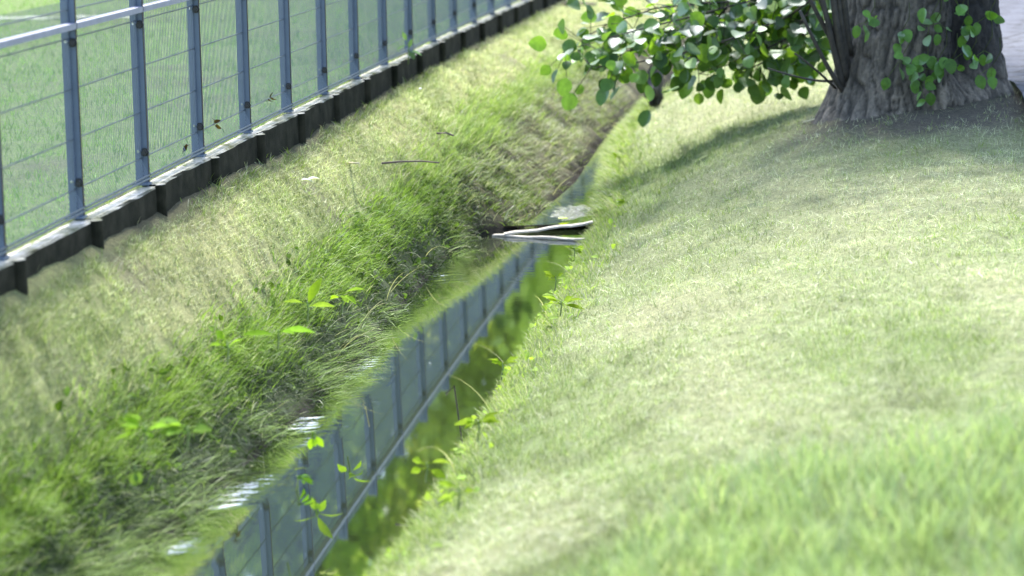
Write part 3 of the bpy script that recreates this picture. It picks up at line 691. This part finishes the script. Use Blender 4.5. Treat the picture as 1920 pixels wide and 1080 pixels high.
# ------------------------------------------------------------------ paths
def sheet(name, pts, mat_, lift=.015, n=60):
    """pts: list of (left, right) pairs"""
    V_ = []; L_ = len(pts)
    for a, b in pts:
        for k in range(n + 1):
            x = a[0] + (b[0] - a[0])*k/n; y = a[1] + (b[1] - a[1])*k/n; V_.append((x, y, float(ground_z(x, y, True)) + lift))
    ix = np.arange(L_*(n+1)).reshape(L_, n+1)
    return tag(np_mesh(name, np.array(V_), np.stack([ix[:-1, :-1], ix[:-1, 1:], ix[1:, 1:], ix[1:, :-1]], -1).reshape(-1, 4), np.ones(3), mat_, True), kind='structure')
sheet('paved_path', [((3.25 + (y - 16)*.13, y), (3.25 + (y - 16)*.13 + 3.2, y)) for y in np.arange(8, 60, .2)], M_pave, .05, 16)
sheet('gravel_path', [((x, 23.1 + .25*(x + 4.6)*-.6), (x, 23.45 + .25*(x + 4.6)*-.6)) for x in np.arange(-14, -3.3, .15)], M_gravel, .012, 5)

# ------------------------------------------------------------------ small things
def stick(pix, r, mat_, label, z=None, name='twig'):
    pts = []
    for (a, b) in pix:
        g_ = at(a, b, .6)
        for _ in range(4): g_ = at(a, b, float(ground_z(g_.x, g_.y)) + .018)
        pts.append(g_)
    m = MB(); m.tube(pts, [r*(1 - .5*i/len(pts)) for i in range(len(pts))], 6); return tag(m.build(name, mat_, loc=pts[0], smooth=True), label, 'twig')
def gpt(px, py):
    g_ = at(px, py, .6)
    for _ in range(5): g_ = at(px, py, float(ground_z(g_.x, g_.y)))
    return g_
stick([(716, 306), (750, 303), (790, 302), (823, 305)], .006, M_twig, 'long thin brown twig lying on the left lawn below the curled leaf')
stick([(634, 306), (655, 305), (673, 306)], .006, M_straw, 'short straw coloured twig left of the long brown one')
stick([(1506, 230), (1530, 223), (1557, 217)], .007, M_straw, 'pale bare stick lying at the foot of the tree trunk')
stick([(820, 250), (836, 249), (850, 254)], .007, M_twig, 'small dark curved twig beside the dark dead leaf')
stick([(1058, 9), (1085, 7), (1118, 8)], .028, M_twig, 'thick dark branch piece lying on the far lawn', name='fallen_branch')
def leafthing(px, py, Ln, Wd, col, label, name='fallen_leaf', lift=.01, n=(0, 0, 1), ax=(1, .2, .1), k=1, cup=.4, curl=.3, cat='leaf'):
    g_ = gpt(px, py) + Vector((0, 0, lift)); m = MB()
    for j in range(k): leaf_add(m, g_ + Vector((j*.03, 0, 0)), Vector(ax) + rv(.15*(k > 1)), Vector(n) + rv(.3*(k > 1)), Ln, Wd, col, cup, curl)
    return tag(m.build(name, M_leaf, loc=g_, smooth=True), label, cat)
leafthing(694, 294, .10, .09, (.16, .22, .20), 'grey green curled leaf standing on the left lawn', ax=(.6, .1, .6), n=(-.5, -.6, .6))
leafthing(712, 292, .06, .06, (.03, .06, .02), 'small dark green leaf touching the grey green curled one', ax=(.2, .1, .8), n=(-.2, -1, .1))
leafthing(792, 262, .11, .08, (.035, .028, .022), 'dark brown dead leaf crumpled on the left lawn', lift=.03, k=3, cup=.8, curl=.8)
leafthing(765, 298, .07, .045, (.26, .33, .40), 'bluish pale scrap of leaf on the long twig', k=2)
leafthing(565, 342, .06, .035, (.15, .18, .17), 'silvery pale leaf near the concrete edging on the left lawn', k=2)
leafthing(1355, 380, .05, .03, (.05, .09, .02), 'dark green leaf lying on the right lawn', k=3)
def pebble(px, py, s_, label):
    g_ = gpt(px, py); bm = MB(); n = 8; vs = []
    for j in range(1, 5):
        for k in range(n):
            a = math.pi*j/5; b = 2*math.pi*k/n; q = 1 + .15*math.sin(k*2.1 + j)
            vs.append((g_.x + s_*q*math.sin(a)*math.cos(b), g_.y + s_*q*math.sin(a)*math.sin(b), g_.z + s_*.6*math.cos(a) + s_*.3))
    vs = [(g_.x, g_.y, g_.z + s_*.95)] + vs + [(g_.x, g_.y, g_.z - s_*.3)]
    fs = [(0, 1+k, 1+(k+1) % n) for k in range(n)] + [(1+j*n+k, 1+(j+1)*n+k, 1+(j+1)*n+(k+1) % n, 1+j*n+(k+1) % n) for j in range(3) for k in range(n)] + [(1+3*n+k, 1+4*n, 1+3*n+(k+1) % n) for k in range(n)]
    bm.add(vs, fs); return tag(bm.build('pebble', M_white, loc=g_, smooth=True), label, 'pebble')
pebble(487, 528, .011, 'white pebble on the lawn between the edging and the leafy bank')
pebble(824, 222, .010, 'white pebble further up the left lawn beyond the dead leaf')
pebble(788, 167, .009, 'tiny white pebble close to the far concrete piles')
pebble(853, 142, .012, 'white pebble on the far left lawn')
# dark stone at the end of the visible ditch
g_ = at(1226, 172, .25); m = MB(); n = 12; vs = []
for j in range(7):
    a = math.pi*j/6
    for k in range(n):
        b = 2*math.pi*k/n; q = 1 + .25*math.sin(k*1.9 + j*1.3) ; vs.append((g_.x + .085*q*math.sin(a)*math.cos(b), g_.y + .12*q*math.sin(a)*math.sin(b), g_.z + .04 + .15*q*math.cos(a)))
m.add(vs, [(j*n+k, (j+1)*n+k, (j+1)*n+(k+1) % n, j*n+(k+1) % n) for j in range(6) for k in range(n)]); tag(m.build('rock', M_stone, loc=g_), 'black stone in the far end of the ditch', 'stone')
# floating yellow leaf
g_ = at(1046, 410, .05); m = MB(); leaf_add(m, g_, (1, .2, .05), (0, 0, 1), .07, .05, (.42, .5, .03), .2, .1); tag(m.build('floating_leaf', M_leaf, loc=g_), 'yellow green leaf floating between the foam and the pale board', 'leaf')

def weed(px, py, leaves, label, z=None, h=.08, col=(.16, .32, .04), name='weed', cat='weed', group=None):
    """leaves: (dx, dz axis...) list of (axis, normal, length, width)"""
    g_ = at(px, py, z) if z is not None else gpt(px, py)
    root = empty(name, g_, label, cat, group); m = MB()
    top = g_ + Vector((.005, -.01, h)); m.tube([g_ - Vector((0, 0, .03)), g_.lerp(top, .5) + Vector((.006, 0, 0)), top], [.004, .0035, .0025], 5); m.build('stem', M_green, root, True)
    for (ax, nm, Ln, Wd) in leaves:
        m = MB(); b = g_.lerp(top, random.uniform(.5, 1)); c = np.array(col)*random.uniform(.45, .75)
        e = b + Vector(ax).normalized()*.02; leaf_add(m, e, ax, nm, Ln, Wd, c, .25, .25, False); m.tube([b, e + Vector(ax).normalized()*.004], [.002, .0015], 4, col=c); m.build('leaf', M_weed, root, True)
    return root
def rleaves(n, L0, L1, asp=.42, up=.4):
    o = []
    for _ in range(n):
        a = random.uniform(0, 2*math.pi); L_ = random.uniform(L0, L1); o.append(((math.cos(a), math.sin(a), up + random.uniform(-.4, .4)), (rv(.3) + Vector((0, -.2, 1)))[:], L_, L_*asp*random.uniform(.85, 1.2)))
    return o
random.seed(21)
weed(575, 590, [((.35, -.1, .8), (-.4, -.9, .3), .12, .05), ((-.9, -.2, .3), (0, -.3, 1), .08, .035), ((.8, -.2, .15), (0, -.5, 1), .10, .04)], 'weed with one tall yellow green leaf upright on the left bank', .42, .06, (.30, .45, .05))
weed(640, 575, rleaves(6, .06, .09, .5, .2), 'leafy yellow green weed overhanging the water past the tall leaf', .36, .06, (.26, .42, .05))
weed(520, 640, [((-1, -.2, .25), (0, -.5, 1), .12, .04), ((1, -.2, .15), (0, -.4, 1), .13, .045), ((.6, -.6, .2), (0, -.3, 1), .08, .03)], 'low weed with two long flat leaves on the left bank', .47, .05, (.20, .38, .04))
weed(425, 668, rleaves(4, .03, .05, .6, .5), 'small bright weed at the edge of the left bank', .52, .06, (.28, .48, .05))
weed(270, 830, rleaves(9, .05, .09, .45, .3), 'bushy bright weed on the near left bank', .5, .07, (.22, .40, .05))
weed(350, 830, rleaves(8, .05, .09, .5, .2), 'drooping pale weed just right of the bushy bright one', .48, .06, (.20, .34, .08))
weed(250, 880, [((0, -.3, -1), (0, -1, .2), .05, .035), ((.3, -.3, -.8), (0, -1, .2), .04, .03)], 'weed with rounded hanging leaf in front of the dark near bank', .44, .02, (.2, .32, .1))
weed(585, 822, [((-.2, -.1, -1), (0, -1, .1), .05, .03), ((.5, -.1, -.8), (0, -1, .1), .055, .028), ((.1, -.2, -.4), (0, -1, .4), .03, .02)], 'two bright leaves hanging over the blue reflection', .14, .03, (.30, .50, .05))
weed(555, 905, rleaves(5, .04, .06, .5, 0), 'darker leafy weed trailing at the waterline', .03, .03, (.12, .26, .03))
weed(765, 112, [((-.4, -.2, .9), (0, -1, .2), .07, .03), ((.3, -.2, .9), (0, -1, .2), .07, .03), ((1, -.1, -.2), (0, -.3, 1), .08, .045), ((-.8, -.3, -.2), (0, -.3, 1), .07, .04), ((.4, -.5, -.5), (0, -.5, .8), .07, .045)], 'pale leafed weed growing up beside a far fence post', float(kerb_z(16.9)) - .01, .12, (.20, .32, .17))
weed(384, 322, rleaves(6, .03, .05, .6, -.2), 'blue green weed hanging over the third concrete pile', .86, .03, (.20, .32, .22))
weed(541, 272, [((1, -.2, .3), (0, -.4, 1), .05, .025), ((-.6, -.2, .7), (0, -.8, .4), .04, .025), ((-.3, -.5, -.2), (0, -.4, 1), .035, .02)], 'tiny weed with a pale leaf at the foot of the edging', .74, .03, (.22, .38, .10))
for (px, py, z, n_, L_, lab) in [(1050, 582, .16, 3, .10, 'broad yellow leaf beside the middle of the pool on the right bank'), (895, 812, .22, 4, .09, 'cluster of broad yellow leaves at the right bank above the pale glare'), (798, 890, .14, 2, .085, 'single wide yellow green leaf overhanging the near right water'), (858, 940, .24, 2, .07, 'rounded yellow leaf on the near right bank'), (940, 700, .12, 4, .06, 'small leafy weed where the reflection turns yellow'), (1175, 392, .12, 5, .06, 'low leafy weed right of the white foam'), (1160, 305, .12, 4, .05, 'little weed beside the upper stream on the right'), (1075, 480, .1, 4, .05, 'small bright weed at the right end of the sill beam'), (1040, 535, .1, 4, .05, 'small yellow weed at the pool edge under the sill beam')]:
    weed(px, py, [((random.choice((-1, -1, 1))*random.uniform(.6, 1), random.uniform(-.5, .1), random.uniform(-.3, .8)), (random.uniform(-.5, .5), random.uniform(-1, 0), 1), L_*random.uniform(.35, 1), L_*random.uniform(.25, .45)) for _ in range(n_ + 3)], lab, z, .05, (.32, .46, .05))
for (px, py, lab) in [(345, 276, 'brown dead leaf caught low in the mesh beside the third post'), (405, 231, 'dark curled leaf caught in the mesh between the third and fourth posts'), (503, 184, 'brown dead leaf caught in the mesh by the fifth post')]:
    # on the mesh plane
    best = None
    for y in np.linspace(9, 16, 1400):
        P_ = aty(px, py, y); d_ = P_.x - float(fence_x(y)) - .012
        if best is None or abs(d_) < best[0]: best = (abs(d_), P_)
    g_ = best[1]; m = MB()
    for j in range(3): leaf_add(m, g_ + rv(.008), Vector((.3, -.5, random.choice((-1, 1)))) + rv(.4), rv(1), .03, .02, (.05, .035, .02), .6, .8)
    tag(m.build('dead_leaf', M_weed, loc=g_), lab, 'leaf')

# ------------------------------------------------------------------ trees behind the fence (seen mirrored in the pool)
def far_tree(name, x, y, h, r, col, label, seed, n=5200, zc=.5, trunk_r=.22):
    z0 = float(ground_z(x, y)); root = empty(name, (x, y, z0), label, 'tree', 'trees beyond the fence'); rs = random.Random(seed)
    m = MB(); m.tube([(x, y, z0 - .2), (x + .1, y, z0 + h*.3), (x - .1, y + .1, z0 + h*.62), (x, y, z0 + h*.9)], [trunk_r*1.3, trunk_r, trunk_r*.6, .05], 10)
    for k in range(9):
        a = rs.uniform(0, 6.28); t = rs.uniform(.3, .75); b = Vector((x, y, z0 + h*t)); e = b + Vector((math.cos(a)*r*.8, math.sin(a)*r*.8, h*.14)); m.tube([b, b.lerp(e, .5) + Vector((0, 0, .15)), e], [trunk_r*.4, trunk_r*.25, .03], 6)
    m.build('trunk', M_trunk2, root, True)
    cl_ = [(Vector((rs.gauss(0, r*.42), rs.gauss(0, r*.42), h*(zc + rs.uniform(-.4, .4)))), rs.uniform(.5, 1.0)*r*.42, rs.uniform(.65, 1.35)) for _ in range(46)]
    g2 = np.random.default_rng(seed); nn = n; pick = g2.integers(0, 46, nn); ctr = np.array([list(c[0]) for c in cl_])[pick]; rad = np.array([c[1] for c in cl_])[pick]; br_ = np.array([c[2] for c in cl_])[pick]
    d = g2.normal(size=(nn, 3)); d /= np.linalg.norm(d, axis=1)[:, None]; P = ctr + d*(rad*g2.random(nn)**.4)[:, None]
    P[:, 2] = np.maximum(P[:, 2], .3)
    a = g2.normal(size=(nn, 3)); a /= np.linalg.norm(a, axis=1)[:, None]; b = np.cross(a, g2.normal(size=(nn, 3))); b /= np.linalg.norm(b, axis=1)[:, None]
    s_ = (.10 + .12*g2.random(nn))[:, None]; Vq = np.stack([P - a*s_, P + b*s_*.6, P + a*s_, P - b*s_*.6], 1)
    cc = np.repeat((np.array(col)*(br_*(1.0 + .45*g2.random(nn)))[:, None])[:, None, :], 4, 1)
    np_mesh('crown', Vq.reshape(-1, 3), np.arange(nn*4).reshape(nn, 4), cc.reshape(-1, 3), M_tree, False, root)
for a in [('birch_tree', .0, 37, 12.5, 2.6, (.44, .52, .15), 'yellow leafed tree mirrored in the middle of the pool', 1),
          ('lime_tree', -3.2, 38, 13, 3.0, (.26, .38, .10), 'mid green tree mirrored left of the yellow one', 2),
          ('oak_tree', -7.5, 36, 12, 3.2, (.24, .34, .12), 'grey green tree mirrored at the bottom of the pool', 3),
          ('maple_tree', 3.0, 39, 13, 2.8, (.34, .46, .14), 'bright green tree mirrored near the sill beam', 4),
          ('beech_tree', 6.4, 41, 13, 3.2, (.10, .20, .035), 'dark green tree behind the far end of the fence', 5),
          ('alder_tree', -12.5, 40, 13, 3.4, (.08, .15, .04), 'dark green tree far to the left of the meadow', 6),
          ('ash_tree', -1.4, 46, 15, 4.0, (.20, .30, .06), 'tall green tree behind the yellow one', 8),
          ('elm_tree', -5.5, 47, 15, 4.0, (.14, .24, .06), 'tall dark tree behind the grey green one', 9)]: far_tree(*a[:7], a[7], n=9000)
